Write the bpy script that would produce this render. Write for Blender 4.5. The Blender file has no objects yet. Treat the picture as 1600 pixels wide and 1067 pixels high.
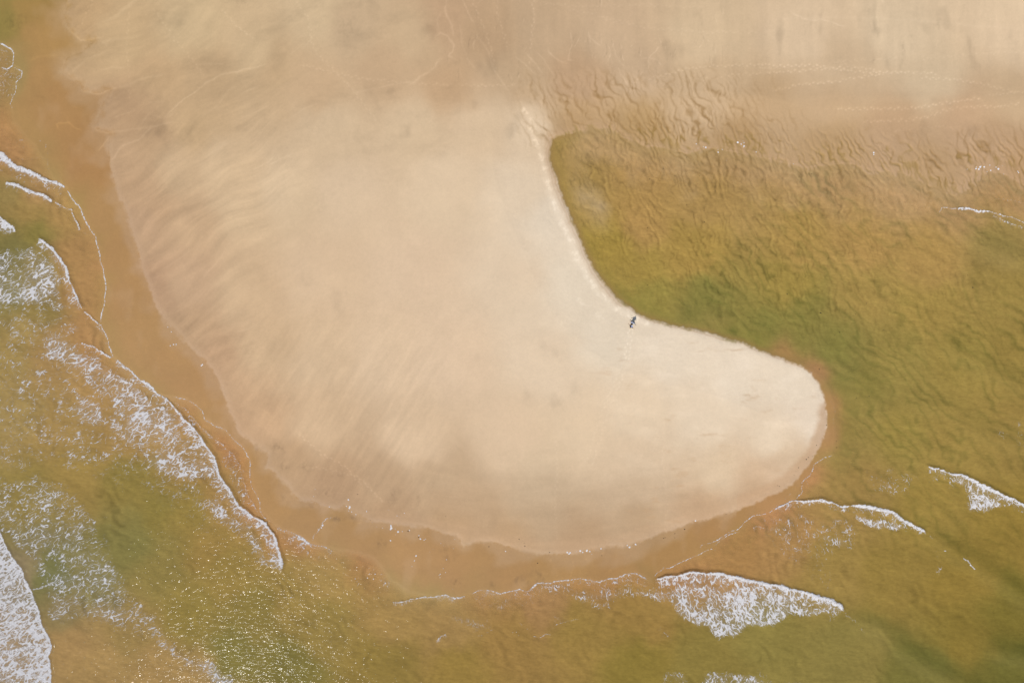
import bpy, math, random
import numpy as np
random.seed(7)
C = bpy.context.scene.collection
sc = bpy.context.scene
S = 0.125                     # metres per photo pixel
R = math.radians
def W(px, py): return ((px-800)*S, (533.5-py)*S)

# ------------------------------------------------------------------ camera
cam = bpy.data.cameras.new('camera'); cam.lens = 24; cam.sensor_width = 36
cam.clip_start = 1; cam.clip_end = 20000
camo = bpy.data.objects.new('camera', cam); C.objects.link(camo)
camo.location = (0, 0, 133.33); camo.rotation_euler = (0, 0, 0)
sc.camera = camo
# ------------------------------------------------------------------ sky and sun
ELEV = 53.0
SUNV = np.array([-0.56, -0.83]); SUNV /= np.linalg.norm(SUNV)     # horizontal direction towards the sun
w = bpy.data.worlds.new('World'); sc.world = w; w.use_nodes = True
nt = w.node_tree; nt.nodes.clear()
so = nt.nodes.new('ShaderNodeOutputWorld'); bg = nt.nodes.new('ShaderNodeBackground'); sk = nt.nodes.new('ShaderNodeTexSky')
sk.sky_type = 'NISHITA'; sk.sun_disc = False; sk.sun_elevation = R(ELEV)
sk.sun_rotation = math.atan2(SUNV[0], SUNV[1])
bg.inputs[1].default_value = 0.09
nt.links.new(sk.outputs[0], bg.inputs[0]); nt.links.new(bg.outputs[0], so.inputs[0])
sun = bpy.data.lights.new('sun', 'SUN'); sun.energy = 3.6; sun.angle = R(0.5); sun.color = (1.0, 0.955, 0.90)
suno = bpy.data.objects.new('sun', sun); C.objects.link(suno)
suno.rotation_euler = (0, R(90-ELEV), math.atan2(SUNV[1], SUNV[0]))
sc.view_settings.view_transform = 'Standard'; sc.view_settings.look = 'None'
sc.view_settings.exposure = 0.0; sc.view_settings.gamma = 1
# light reaching a level white surface, per channel (turns the colours below into surface albedos)
ILL = np.array([1.14, 1.157, 1.215], np.float32)

# ------------------------------------------------------------------ grid
STEP = 1.3
def axis(lo, hi):
    core = np.arange(lo, hi+STEP, STEP)
    n = 44; g = STEP*np.cumsum(1.215**np.arange(1, n+1))
    return np.concatenate([core[0]-g[::-1], core, core[-1]+g]).astype(np.float32)
ax = axis(-50, 1650); ay = axis(-50, 1117)
NX, NY = len(ax), len(ay)
PX, PY = np.meshgrid(ax, ay)                    # photo pixel coordinates, rows run down the photo
print('grid', NX, NY)

def _hash(ix, iy, seed):
    h = (ix.astype(np.uint32)*np.uint32(374761393)) ^ (iy.astype(np.uint32)*np.uint32(668265263)) ^ np.uint32((seed*2246822519) & 0xffffffff)
    h = (h ^ (h >> np.uint32(13)))*np.uint32(1274126177)
    h = (h ^ (h >> np.uint32(15)))*np.uint32(2246822519)
    return ((h ^ (h >> np.uint32(16))) & np.uint32(0xffffff)).astype(np.float32)/np.float32(0xffffff)*2*np.pi
def noise(x, y, seed):                          # gradient noise, about -0.7..0.7 (scaled to about -1..1)
    xi = np.floor(x); yi = np.floor(y); fx = (x-xi).astype(np.float32); fy = (y-yi).astype(np.float32)
    xi = xi.astype(np.int64); yi = yi.astype(np.int64)
    u = fx*fx*fx*(fx*(fx*6-15)+10); v = fy*fy*fy*(fy*(fy*6-15)+10)
    def g(dx, dy):
        a = _hash(xi+dx, yi+dy, seed); return np.cos(a)*(fx-dx)+np.sin(a)*(fy-dy)
    n = (g(0,0)*(1-u)+g(1,0)*u)*(1-v)+(g(0,1)*(1-u)+g(1,1)*u)*v
    return (n*1.45).astype(np.float32)
def fbm(x, y, wl, seed, octs=4, gain=0.5):
    s = 0; a = 1; t = 0
    for o in range(octs):
        s = s+a*noise(x/wl+17.3*o, y/wl-9.1*o, seed+o*13); t += a; a *= gain; wl = wl/2.03
    return s/t*1.5
def ridge(x, y, wl, seed, octs=3, gain=0.5):    # thin crests at 1
    s = 0; a = 1; t = 0
    for o in range(octs):
        s = s+a*(1-np.abs(noise(x/wl+5.3*o, y/wl-3.1*o, seed+o*13))*1.6); t += a; a *= gain; wl = wl/2.1
    return s/t
def rot(x, y, deg, sx, sy):                     # u runs along image direction deg (clockwise from right), stretched
    a = R(deg); return (x*math.cos(a)+y*math.sin(a))/sx, (-x*math.sin(a)+y*math.cos(a))/sy
def sst(a, b, x): t = np.clip((x-a)/(b-a), 0, 1); return t*t*(3-2*t)

# domain warp used by every traced outline, so no outline is a smooth curve
WX = 2.2*fbm(PX, PY, 26, 1, 3)+0.8*noise(PX/5, PY/5, 4)
WY = 2.2*fbm(PX, PY, 26, 2, 3)+0.8*noise(PX/5, PY/5, 5)
QX = PX+WX; QY = PY+WY

def inside(poly, X=None, Y=None):
    X = QX if X is None else X; Y = QY if Y is None else Y
    p = np.array(poly, float); m = np.zeros(X.shape, bool)
    x0, x1, y0, y1 = p[:,0].min(), p[:,0].max(), p[:,1].min(), p[:,1].max()
    i0, i1 = np.searchsorted(ay, [y0-12, y1+12]); j1 = np.searchsorted(ax, x1+12)
    Xs = X[i0:i1, :j1]; Ys = Y[i0:i1, :j1]; ms = np.zeros(Xs.shape, bool)
    for k in range(len(p)):
        (ax_, ay_), (bx_, by_) = p[k], p[(k+1) % len(p)]
        if ay_ == by_: continue
        r0, r1 = np.searchsorted(ay[i0:i1], [min(ay_,by_)-12, max(ay_,by_)+12])
        xs = Xs[r0:r1]; ys = Ys[r0:r1]
        c = (ys > min(ay_,by_)) & (ys <= max(ay_,by_)) & (xs < (ys-ay_)*(bx_-ax_)/(by_-ay_)+ax_)
        ms[r0:r1] ^= c
    m[i0:i1, :j1] = ms; return m
def dist(pts, Rm, X=None, Y=None, closed=False):
    """distance to a polyline (clamped to Rm), position along it 0..1, and signed side (positive = right of travel, in the photo)"""
    X = QX if X is None else X; Y = QY if Y is None else Y
    p = np.array(pts, float)
    if closed: p = np.vstack([p, p[:1]])
    D = np.full(X.shape, Rm, np.float32); T = np.zeros(X.shape, np.float32); Sg = np.ones(X.shape, np.float32)
    L = np.concatenate([[0], np.cumsum(np.hypot(*(p[1:]-p[:-1]).T))]); L /= L[-1]
    for k in range(len(p)-1):
        a, b = p[k], p[k+1]
        i0, i1 = np.searchsorted(ay, [min(a[1],b[1])-Rm-8, max(a[1],b[1])+Rm+8])
        j0, j1 = np.searchsorted(ax, [min(a[0],b[0])-Rm-8, max(a[0],b[0])+Rm+8])
        if i0 >= i1 or j0 >= j1: continue
        x = X[i0:i1, j0:j1]-a[0]; y = Y[i0:i1, j0:j1]-a[1]; d = b-a; l2 = d@d+1e-9
        t = np.clip((x*d[0]+y*d[1])/l2, 0, 1); dd = np.hypot(x-t*d[0], y-t*d[1])
        Ds = D[i0:i1, j0:j1]; m = dd < Ds
        Ds[m] = dd[m]; T[i0:i1, j0:j1][m] = (L[k]+t*(L[k+1]-L[k]))[m]
        Sg[i0:i1, j0:j1][m] = np.sign(d[0]*y-d[1]*x)[m]
    return D, T, Sg
CG = 6
cgx = np.arange(-60, 1661, CG); cgy = np.arange(-60, 1128, CG); CX, CY = np.meshgrid(cgx, cgy)
def sample(G, X, Y):
    x = np.clip((np.clip(X, -58, 1658)+60)/CG, 0, len(cgx)-1.001); y = np.clip((np.clip(Y, -58, 1124)+60)/CG, 0, len(cgy)-1.001)
    i = y.astype(int); j = x.astype(int); fy = y-i; fx = x-j
    if G.ndim == 3: fy = fy[..., None]; fx = fx[..., None]
    return ((G[i,j]*(1-fx)+G[i,j+1]*fx)*(1-fy)+(G[i+1,j]*(1-fx)+G[i+1,j+1]*fx)*fy).astype(np.float32)
def lin(c): c = np.asarray(c, float)/255; return np.where(c <= .04045, c/12.92, ((c+.055)/1.055)**2.4)
def shepard(pts, soft=26, pw=2.0):
    a = np.array(pts, float); col = lin(a[:,2:5]); num = 0; den = 0
    for k in range(len(a)):
        wgt = 1/(((CX-a[k,0])**2+(CY-a[k,1])**2+soft*soft)**pw)
        num = num+wgt[..., None]*col[k]; den = den+wgt
    return num/den[..., None]

# ------------------------------------------------------------------ outlines traced in photo pixels
def P(s): v = [float(t) for t in s.replace(',', ' ').split()]; return list(zip(v[0::2], v[1::2]))
LAND_S = P("""107 -60 107 12 101 27 110 47 127 65 145 67 130 82 104 92 100 115 125 130 130 144 155 147 175 142 162 160 158 178 148 200 172 207
170 225 172 260 185 305 197 330 207 365 218 395 220 420 232 442 242 472 262 505 287 530 307 550 335 580 350 612 360 645 375 677 400 697 420 709
414 731 424 735 434 746 451 756 456 772 466 780 490 783 507 791 531 793 539 789 550 799 575 812 602 816 634 819 670 825 689 832 712 837 725 854
742 846 765 845 795 855 837 864 870 867 895 866 920 860 955 854 990 850 1012 841 1045 829 1075 817 1095 814 1125 805 1165 791 1200 777 1237 757 1262 730
1278 705 1284 688 1292 668 1290 647 1287 620 1278 597 1262 578 1242 567 1219 559 1190 549 1150 533 1100 520 1070 514 1032 504 1020 500 1001 494 990 486 970 472 956 458 943 441
928 420 920 405 907 375 895 345 882 320 872 292 862 260 859 237 861 216""")
LAND_N = P("""880 212 905 206 930 200 955 202 975 214 1000 228 1040 232 1075 240 1110 232 1150 238 1190 246 1225 254 1260 262 1300 258 1330 256
1370 268 1410 272 1440 286 1470 300 1495 306 1512 284 1545 268 1575 276 1600 290 1660 300 1660 -60""")
LAND = LAND_S+LAND_N
# open sea edge (where the swash stops), left side, bottom, round the tip
WATER = P("""-60 40 0 67 15 75 22 84 21 102 34 112 34 122 26 128 24 145 17 165 22 190 40 215 62 240 75 262 87 285 105 295 112 310 125 322 135 350
150 372 155 392 160 415 167 447 164 477 159 490 158 505 165 522 172 542 179 560 200 574 220 594 247 616 265 619 292 624 307 635 321 655 337 665 365 687 380 702 390 715 392 742
400 774 407 795 428 819 457 832 487 848 520 858 560 862 585 872 610 905 640 925 680 931 710 934 747 922 780 927 812 919 840 910 880 907 907 902 935 909 965 902 992 895 1020 906
1027 895 1062 880 1107 860 1122 846 1157 826 1175 806 1205 794 1242 782 1254 754 1272 727 1302 710 1306 690 1307 660 1306 630 1300 608 1288 590 1270 576 1250 567""")
LAGOON_EDGE = [q for q in LAND_S[::-1] if q[0] > 855 and q[1] < 562][::-1]
WATERPOLY = WATER + LAGOON_EDGE + LAND_N[:-1] + [(1660, 1130), (-60, 1130)]

def clampd(X, Y): return np.clip(X, -58, 1658), np.clip(Y, -58, 1124)
land = inside(LAND); dl, tl, _ = dist(LAND[1:-1], 90)
SL = np.where(land, dl, -dl)                                   # + inside the sand spit
wat = inside(WATERPOLY); dw, tw, _ = dist(WATERPOLY[:-2], 120)
big = (PX < -50) | (PX > 1650) | (PY < -50) | (PY > 1117)
# outside the traced window: sea to the left and below, sand above
SWb = np.where(PX < 400, .7*(PY-40)+.7*(-60-PX), PY-300)+18*fbm(PX, PY, 120, 9, 4)
SLb = np.where(PX < 400, -SWb-180, -SWb)
wat = np.where(big, SWb > 0, wat); SW = np.where(wat, dw, -dw); SW = np.where(big, np.clip(SWb, -90, 110), SW).astype(np.float32)
land = np.where(big, SLb > 0, land); SL = np.where(big, np.clip(SLb, -60, 90), SL).astype(np.float32)

north = sst(150, 215, PY)*(1-sst(300, 380, PY))*sst(840, 900, PX)      # the rippled flat at the head of the lagoon

dle, _, _ = dist(LAGOON_EDGE, 70)
north = north*sst(2, 34, np.where(big, 70, dle))
# ------------------------------------------------------------------ ripples, streaks
uR, vR = rot(PX+14*fbm(PX, PY, 90, 31, 2), PY+14*fbm(PX, PY, 90, 32, 2), 62, 1, 1)
rip1 = ridge(uR/2.6, vR, 15, 41, 2)                      # small close ripples
rip2 = ridge(uR/2.4+200, vR, 34, 51, 3, 0.4)                  # larger ones
u2, v2 = rot(PX+22*fbm(PX, PY, 120, 33, 2), PY+22*fbm(PX, PY, 120, 34, 2), 50, 1, 1)
rip3 = ridge(u2/2.2, v2, 48, 61, 3, 0.45)
thin = lambda r, a=0.70, b=1.0: sst(a, b, r)
def bars(x, y, deg, wl, seed, wob=1.0, sharp=5, cov=.42, var=1.15):
    """long parallel ripple crests that fork and fade; returns a thin lee line 0..1 and a broad crest -1..1"""
    u, v = rot(x, y, deg, 1, 1)
    ph = v/wl+wob*1.3*fbm(u/1.7, v/1.3, wl*3.0, seed, 3, .5)+.30*fbm(u, v, wl*1.1, seed+7, 2)
    a = np.clip(cov+var*fbm(u/1.8, v, wl*2.2, seed+3, 3, .6), 0, 1)
    c = np.sin(2*np.pi*ph); return a*(.5+.5*c)**sharp, a*np.cos(2*np.pi*ph-1.2)
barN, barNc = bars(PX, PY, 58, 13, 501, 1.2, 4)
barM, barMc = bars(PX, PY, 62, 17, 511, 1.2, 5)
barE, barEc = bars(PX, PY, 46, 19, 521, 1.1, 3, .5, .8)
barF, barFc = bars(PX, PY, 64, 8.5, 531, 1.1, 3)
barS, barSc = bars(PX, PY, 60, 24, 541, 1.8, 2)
flatN = sst(135, 195, PY+.03*(1600-PX))*(1-sst(290, 370, PY))*sst(900, 1060, PX)
flatN2 = sst(95, 135, PY)*(1-sst(215, 240, PY))*sst(780, 850, PX)*(1-sst(1120, 1250, PX))

# ------------------------------------------------------------------ heights (metres, sea level 0)
gentle = np.clip(north, 0, 1)
deep_in = 1-np.exp(-np.maximum(SW, 0)/55)
Hh = np.where(SW > 0, -1.05*deep_in-0.012*np.minimum(SW, 6)/6, 0.012*np.minimum(-SW, 3)+0.0035*np.minimum(-SW, 90))
lift = 0.85*(1-np.exp(-np.maximum(SL, 0)/120))+0.05*np.minimum(np.maximum(SL, 0), 8)/8
Hh = Hh+lift*(1-0.9*gentle)
ripflat = barN*.06+.05*barM+.03*barF
Hg = np.where(SW > 0, -0.0045*SW, -0.0018*SW+0.015)-1.7*ripflat*sst(-90, -20, SW)+0.05*fbm(PX, PY, 60, 71, 3)+.035*fbm(uR/2.2, vR, 16, 72, 3)*sst(-90,-10,SW)
Hh = Hh*(1-gentle)+Hg*gentle
Hh = Hh - 0.07*barE*sst(10, 60, SW)
dune = fbm(PX, PY, 160, 81, 4)
Hh = Hh+np.where(land, 0.10*dune*sst(5, 90, SL)*(1-gentle), 0)
us, vs = rot(PX+20*fbm(PX, PY, 140, 35, 2), PY+20*fbm(PX, PY, 140, 36, 2), -33, 1, 1)
streak = fbm(us/6.5, vs, 19, 91, 5, 0.62)                        # drainage streaks of the left beach
streak2 = ridge(us/6.5, vs, 24, 95, 4)
leftb = sst(0, 20, SL)*(1-sst(420, 640, PX+0.25*PY))*(1-sst(560, 700, PY))
Hh = Hh+0.045*streak*leftb

# ------------------------------------------------------------------ sand colours: how pale and dry the sand is from place to place
LP = [(120,30,196,162,120),(200,60,202,171,130),(300,40,208,180,140),(250,120,200,167,127),(200,180,188,154,118),(300,200,202,170,130),(400,80,210,181,142),
(500,30,214,186,148),(548,48,203,174,139),(640,60,208,178,141),(700,30,197,163,128),(760,60,191,159,124),(850,60,198,168,134),(950,60,206,176,142),(1100,60,216,188,152),
(1250,60,222,194,160),(1400,60,222,196,162),(1580,60,224,196,162),(1580,15,227,199,164),(1300,122,208,180,146),(1450,130,214,188,154),(1590,150,202,172,136),(1300,152,199,167,130),
(1400,200,194,160,124),(1500,190,196,162,127),(1560,230,192,158,122),(1200,170,196,164,126),(1100,150,204,174,138),(1000,120,204,174,140),(900,130,195,161,126),(820,130,197,167,132),
(600,110,202,170,134),(500,140,205,173,136),(700,130,199,165,128),(520,200,215,187,152),(650,200,217,189,154),(760,200,219,191,157),(825,205,226,200,168),
(200,250,196,162,126),(200,290,191,157,122),(280,270,207,176,139),(350,260,213,183,146),(230,350,191,157,124),(300,350,207,173,136),(380,330,215,185,148),(450,300,219,191,156),
(550,300,222,194,161),(700,300,226,199,166),(820,300,232,208,178),(866,345,236,216,190),(250,440,191,155,122),(300,440,200,166,132),(380,450,213,181,144),(500,430,220,190,156),
(650,430,224,195,163),(800,430,228,203,173),(900,440,236,217,191),(290,520,193,159,124),(340,560,197,161,126),(420,540,211,179,142),(500,560,216,186,151),(600,560,222,193,160),
(700,560,226,197,165),(850,560,230,205,175),(950,520,236,217,191),(1050,540,240,220,194),(1150,580,241,221,195),(1250,600,241,221,195),(1270,650,238,217,192),(1200,680,234,211,182),
(1100,650,236,213,184),(1000,650,232,207,176),(900,680,228,201,168),(800,680,226,197,164),(650,680,221,191,157),(500,660,215,183,147),(400,650,205,169,132),(380,660,195,159,124),
(450,720,192,158,122),(520,760,186,152,118),(600,760,192,160,126),(250,330,197,162,126),(235,210,190,157,121),(330,130,195,164,126),(430,110,199,168,130),(700,760,200,170,136),(850,765,203,176,144),(1000,765,206,178,146),(850,800,194,165,132),(700,790,192,160,126),(850,715,220,193,160),(1000,715,224,197,165),(1120,740,224,197,164),(1200,740,214,183,150),
(1240,720,216,187,154),(600,800,188,154,119),(700,815,190,156,119),(800,840,192,158,121),(900,840,190,157,122),(1000,810,191,160,126),(1100,790,198,164,129),(1180,770,202,168,133),
(1000,200,186,152,106),(1150,230,184,150,108),(1300,240,188,154,112),(1450,260,190,156,116),(900,195,188,154,112),(1590,270,188,152,112)]
LC = shepard(LP, 22, 2.0)
wx = 12*fbm(PX, PY, 60, 101, 3); wy = 12*fbm(PX, PY, 60, 102, 3)
Lc = sample(LC, PX+wx, PY+wy)*np.array([.975, .985, .99], np.float32)

WP = [(880,240,168,140,76),(950,225,170,141,82),(900,300,170,142,76),(1000,260,176,143,83),(1000,350,180,146,82),(950,380,166,142,66),(1000,420,168,144,70),(1000,470,150,137,66),
(1080,400,172,144,73),(1100,480,140,132,65),(1100,300,176,145,83),(1200,300,176,146,84),(1200,270,182,150,92),(1300,290,182,150,94),(1400,310,184,152,98),(1500,330,178,146,90),
(1590,310,178,145,88),(1250,380,176,146,78),(1350,380,180,147,82),(1450,400,176,145,80),(1560,380,160,138,76),(1230,450,164,142,70),(1250,500,144,134,66),(1200,510,138,131,64),
(1350,450,168,143,75),(1450,480,166,142,72),(1580,460,158,136,69),(1300,550,136,129,63),(1350,600,142,130,64),(1400,560,156,138,70),(1500,560,160,139,69),(1590,560,157,135,67),
(1330,680,152,134,68),(1400,680,155,136,67),(1500,680,160,137,69),(1590,680,158,134,68),(1340,750,162,135,73),(1450,800,157,134,65),(1590,830,150,127,58),(1500,900,150,127,58),
(1400,900,153,130,63),(1590,950,128,115,50),(1590,1050,112,107,48),(1500,1000,140,121,54),(1450,1050,124,117,56),(1320,1020,146,130,67),(1300,880,160,135,70),(1230,840,172,136,80),
(1150,860,174,136,79),(1200,1000,148,132,67),(1100,1040,148,129,64),(1000,960,164,132,69),(1000,1040,147,126,58),(900,980,160,131,67),(850,940,172,134,82),(800,1000,160,129,69),
(700,980,166,136,78),(720,1040,152,127,62),(620,960,166,137,77),(600,1040,145,124,61),(500,900,168,141,79),(500,980,152,131,68),(450,1040,130,120,59),(400,960,141,125,63),
(450,930,156,133,70),(350,900,153,131,67),(300,960,148,130,65),(360,1020,133,123,62),(250,880,146,130,69),(200,850,134,126,68),(150,900,138,128,73),(60,830,136,124,72),
(80,900,122,121,70),(100,960,146,129,81),(20,900,150,134,95),(30,1000,162,137,90),(150,1030,168,139,83),(250,1045,168,139,83),(110,1010,168,138,84),(200,985,156,132,76),
(300,1062,165,137,82),(50,780,150,132,69),(120,740,158,134,71),(200,750,146,129,65),(250,800,142,127,63),(300,800,150,130,65),(330,850,158,132,69),(350,770,166,134,77),
(200,680,168,138,79),(100,660,164,137,79),(20,650,164,141,83),(20,560,164,141,81),(80,560,168,138,83),(150,620,170,138,82),(230,650,172,140,83),(300,700,170,138,79),
(20,450,138,127,73),(60,420,150,133,76),(20,390,130,121,68),(55,360,138,126,65),(40,330,160,134,75),(20,310,150,130,75),(90,340,172,140,81),(110,400,174,138,83),
(60,470,150,131,73),(140,450,177,140,85),(140,520,178,140,86),(60,290,174,140,86),(20,230,178,138,86),(10,110,168,139,86),(12,38,150,128,66),(50,20,168,132,74),(70,60,179,138,84),
(60,120,180,138,87),(100,160,180,136,86),(130,220,179,134,84),(140,260,178,132,82),(170,330,181,138,88),(185,400,181,137,87),(200,470,181,137,88),(230,520,181,138,88),
(270,570,181,137,87),(310,600,181,136,86),(340,640,181,136,85),(370,690,179,134,82),(400,740,179,134,80),(430,780,177,132,78),(480,820,174,130,78),(560,850,174,130,78),
(640,850,179,134,82),(700,870,178,133,82),(800,890,176,132,81),(870,880,178,134,81),(960,875,174,130,79),(1040,860,174,131,79),(1120,825,179,134,84),(1200,785,185,138,90),
(1260,745,186,139,90),(1296,680,186,139,90),(1298,630,184,138,88),(1275,580,182,136,90),(1230,556,172,134,82),(1100,512,150,134,70),(1322,592,140,131,66),(1335,640,150,134,68),(1292,552,136,130,64),(1250,535,139,130,64),(1180,528,142,132,64),(1325,610,146,133,67),(1322,722,158,135,72),(1300,765,163,136,74),(1282,775,168,137,78),(1330,690,156,136,72)]
WC = shepard(WP, 16, 2.2)
tipz = sst(1150, 1220, PX)*(1-sst(740, 800, PY))*sst(470, 520, PY)
Wc = sample(WC, PX+(1.4-1.2*tipz)*wx, PY+(1.4-1.2*tipz)*wy)
k_ = sst(-10, 30, SW)[..., None]; kb = (.5*sst(900, 960, PY)*sst(780, 880, PX)*(1-sst(1300, 1450, PX)))[..., None]
Wc = Wc*(np.array([.92, .945, .90], np.float32)*(1-k_)+np.array([.955, .925, 1.03], np.float32)*k_)*(1-kb*np.array([.13, .06, .10], np.float32))
Wc[PX > 1650] *= 1

# moist sand grain by zone
mott = fbm(PX, PY, 50, 111, 5, 0.6); fine = fbm(PX, PY, 7, 121, 3, 0.6)
mul = 1+0.040*mott+0.026*fine+.018*noise(PX/2.6, PY/2.6, 118)+.03*fbm(PX, PY, 150, 113, 3)
# left beach streaks
mul += -.10*sst(.0, .8, fbm((PX+.5*PY)/1.9, PY, 44, 114, 5, .6))*(PX < 720)*(1-sst(200, 330, PY))*(SL > 6)
mul += leftb*(1-.45*(1-sst(120, 260, PY)))*(0.13*streak*(.6+.8*sst(-.3,.5,fbm(PX, PY, 90, 99, 2)))+0.12*(streak2-0.62))
pale = np.zeros_like(mul); brown = np.zeros_like(mul); dark = np.zeros_like(mul)
pale += leftb*0.40*sst(0.86, 1.0, ridge(us/7, vs, 62, 97, 3, 0.4))*sst(0.0, 0.5, fbm(PX, PY, 150, 98, 2)+0.2)
dark += 0.24*sst(0.25, 0.9, fbm(PX/1.0, PY/1.3, 46, 131, 3))*sst(0.1, 0.6, fbm(PX, PY, 260, 132, 2)+0.15)*sst(5, 40, SL)*(1-sst(820, 1000, PX)*sst(360, 420, PY))
dark += 0.24*sst(0.3, 0.9, fbm(PX/1.0, PY/2.6, 30, 133, 4))*(1-sst(90, 130, PY))*sst(860, 980, PX)
mul += 0.07*fbm(PX, PY/9, 20, 134, 4)*(1-sst(90, 170, PY))*sst(660, 820, PX)
# lower beach streaks (up-right)
ub, vb = rot(PX, PY, -58, 1, 1)
lowb = sst(0, 30, SL)*sst(430, 600, PY)*(1-sst(620, 760, PX))
mul += lowb*0.10*fbm(ub/6, vb, 12, 141, 5, .6)
bandy = sst(640, 760, PY)*sst(560, 700, PX)*land
mul += bandy*0.04*fbm(PX/7, PY+0.0006*(PX-850)**2, 13, 142, 3)
# flow marks with thin pale edges on the flats beside the lagoon head
def lines(lst, wd, R_=10, jitter=True):
    out = np.zeros_like(mul)
    for pts, wpx, st in lst:
        d, t, _ = dist(P(pts), R_)
        out = np.maximum(out, st*np.exp(-(d/wpx)**2)*np.clip(np.minimum(t, 1-t)*9+.15, 0, 1))
    return out
rills = lines([("175 142 200 135 225 125 262 118", 2.2, .55), ("260 186 287 160 325 132 350 120 382 112 420 104", 1.3, .8), ("172 257 192 230 220 221 240 200 275 192", 1.6, .7),
("110 47 127 66 160 61", 1.6, .6), ("143 95 150 90 170 83", 1.8, .5), ("160 68 168 70 171 76", 1.4, .6), ("160 112 175 108 198 107", 1.8, .5), ("180 186 195 180 215 173", 1.5, .4),
("148 200 158 207 175 208 220 203 240 200", 1.5, .5), ("345 165 360 145 375 137", 1.6, .35), ("316 187 345 165", 1.5, .3), ("315 104 350 102 352 106", 1.2, .4), ("90 88 60 90 48 96", 2.5, .3),
("95 205 90 194 110 193 118 201 130 205", 1.3, .6), ("155 238 168 220 172 215", 1.3, .45), ("225 195 235 180 258 186", 1.6, .35), ("235 162 262 162", 1.2, .3), ("130 144 155 148 175 143", 1.6, .5),
("697 0 696 22 707 42 708 62", 1.5, .8), ("722 0 730 18 735 30 742 40", 1.2, .9), ("683 60 690 55 700 60 710 75 706 85 700 90 712 96", 1.5, .8), ("640 136 662 122 680 108 690 92", 1.8, .6),
("745 60 756 70 764 90 772 112 790 140 800 155", 1.5, .5), ("693 20 684 35 688 55", 1.6, .4), ("718 40 722 70 730 95 745 112", 1.4, .4),
("854 80 862 90 872 99 880 102", 1.1, .9), ("890 52 892 72 888 96 896 97", 1.0, .8), ("918 52 922 62 928 68 938 75", 1.0, .8), ("1012 110 1013 95 1030 75", 1.1, .7), ("1000 94 1012 95 1025 98 1032 107", 1.1, .6),
("965 108 968 118 980 135", 1.1, .6), ("820 85 835 100 848 118", 1.1, .7), ("838 84 850 98 865 122", 1.0, .6), ("804 92 820 104 840 122", 1.1, .6), ("955 70 962 90 975 110", 1., .5),
("1180 110 1203 110 1203 118", 1.0, .5), ("1232 18 1240 28 1262 35 1280 33 1300 38 1320 48", 1.2, .55), ("1374 0 1376 8", 1.5, .6),
("1200 34 1300 30 1420 35 1500 42 1600 50", 2.0, .18), ("475 80 490 62", 1.0, .35), ("455 90 475 72", 1.0, .3), ("550 148 600 138 650 130", 1.2, .4),
("420 262 440 250 460 245", 1.0, .4), ("400 268 430 248", 1.0, .4), ("505 160 480 172 440 195", 1.5, .25)], None)
blotr = fbm(PX, PY, 9, 154, 3, .6)
pale = np.maximum(pale, .8*rills*(.75+.5*blotr))
flow = ridge((PX+6*fbm(PX,PY,40,150,2))/1.0, PY/3.2, 20, 151, 3, 0.5)
fz = sst(680, 720, PX)*(1-sst(1060, 1180, PX))*(1-sst(120, 150, PY)) 
pale = np.maximum(pale, 0.75*fz*sst(0.84, 1.0, flow)*sst(-.2, .5, fbm(PX, PY, 60, 152, 2)))
dark += 0.35*fz*sst(0.84, 1.0, ridge((PX+4)/1.0, (PY+4)/3.2, 20, 151, 3, 0.5))*sst(-.2, .5, fbm(PX, PY, 60, 152, 2))
# dry pale line and brown edge along the lagoon
crest = P("815 165 828 190 838 220 850 262 862 306 880 350 898 396 915 428 935 455 957 476 978 490 1010 505")
dc, tc, sgc = dist(crest, 30)
blot = fbm(PX, PY, 10, 161, 4, .65)
pale = np.maximum(pale, np.exp(-(dc/5.5)**2)*(0.35+0.9*sst(-.1, .6, blot))*0.9)
dc2, _, _ = dist(P("905 470 920 478 935 492 960 500"), 20); pale = np.maximum(pale, .5*np.exp(-(dc2/6)**2)*sst(-.1, .6, blot))
def mix0(a, col, t): return a*(1-t[..., None])+np.asarray(col, np.float32)*t[..., None]
tipm = sst(880, 1000, PX)*sst(480, 520, PY)*land
pale = np.maximum(pale, tipm*0.22*sst(-.1, .8, fbm(PX/2, PY, 26, 162, 4)))
brown = np.maximum(brown, tipm*0.6*sst(.2, .9, fbm(PX/3.2, PY, 12, 163, 4, .6))*sst(0.0, .6, fbm(PX, PY, 110, 164, 2)+.15)) 
edge = (SL > 0)*(PX > 850)*(PY < 575)*(PY > 175)
ew = np.where(PY > 480, 3.2, 9.0)
brown = np.maximum(brown, edge*np.exp(-(SL/ew)**2)*(.62+.25*np.sin(SL*1.5+2*fbm(PX,PY,50,165,2))))
# dry/moist transitions: darker moist rim inside the sea side of the spit
rimS = land*(PY > 560)*(PX > 1100)
dmo, tmo, _ = dist(P("1289 640 1283 672 1272 700 1252 728 1225 752 1190 772 1150 788 1100 806 1050 822 1000 838 900 852 820 850 740 836 660 816 600 806"), 60)
moist = land*(1-sst(5, 17, dmo+4*fbm(PX, PY, 40, 166, 3)))*.8
Lc = mix0(Lc, lin((200,165,130)), moist*np.where(PX > 1150, .9, .35))
damp = land*(PX < 700)*(1-sst(4, 34, SL+9*fbm(PX, PY, 34, 167, 3)))
mul *= 1-.05*damp
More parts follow.
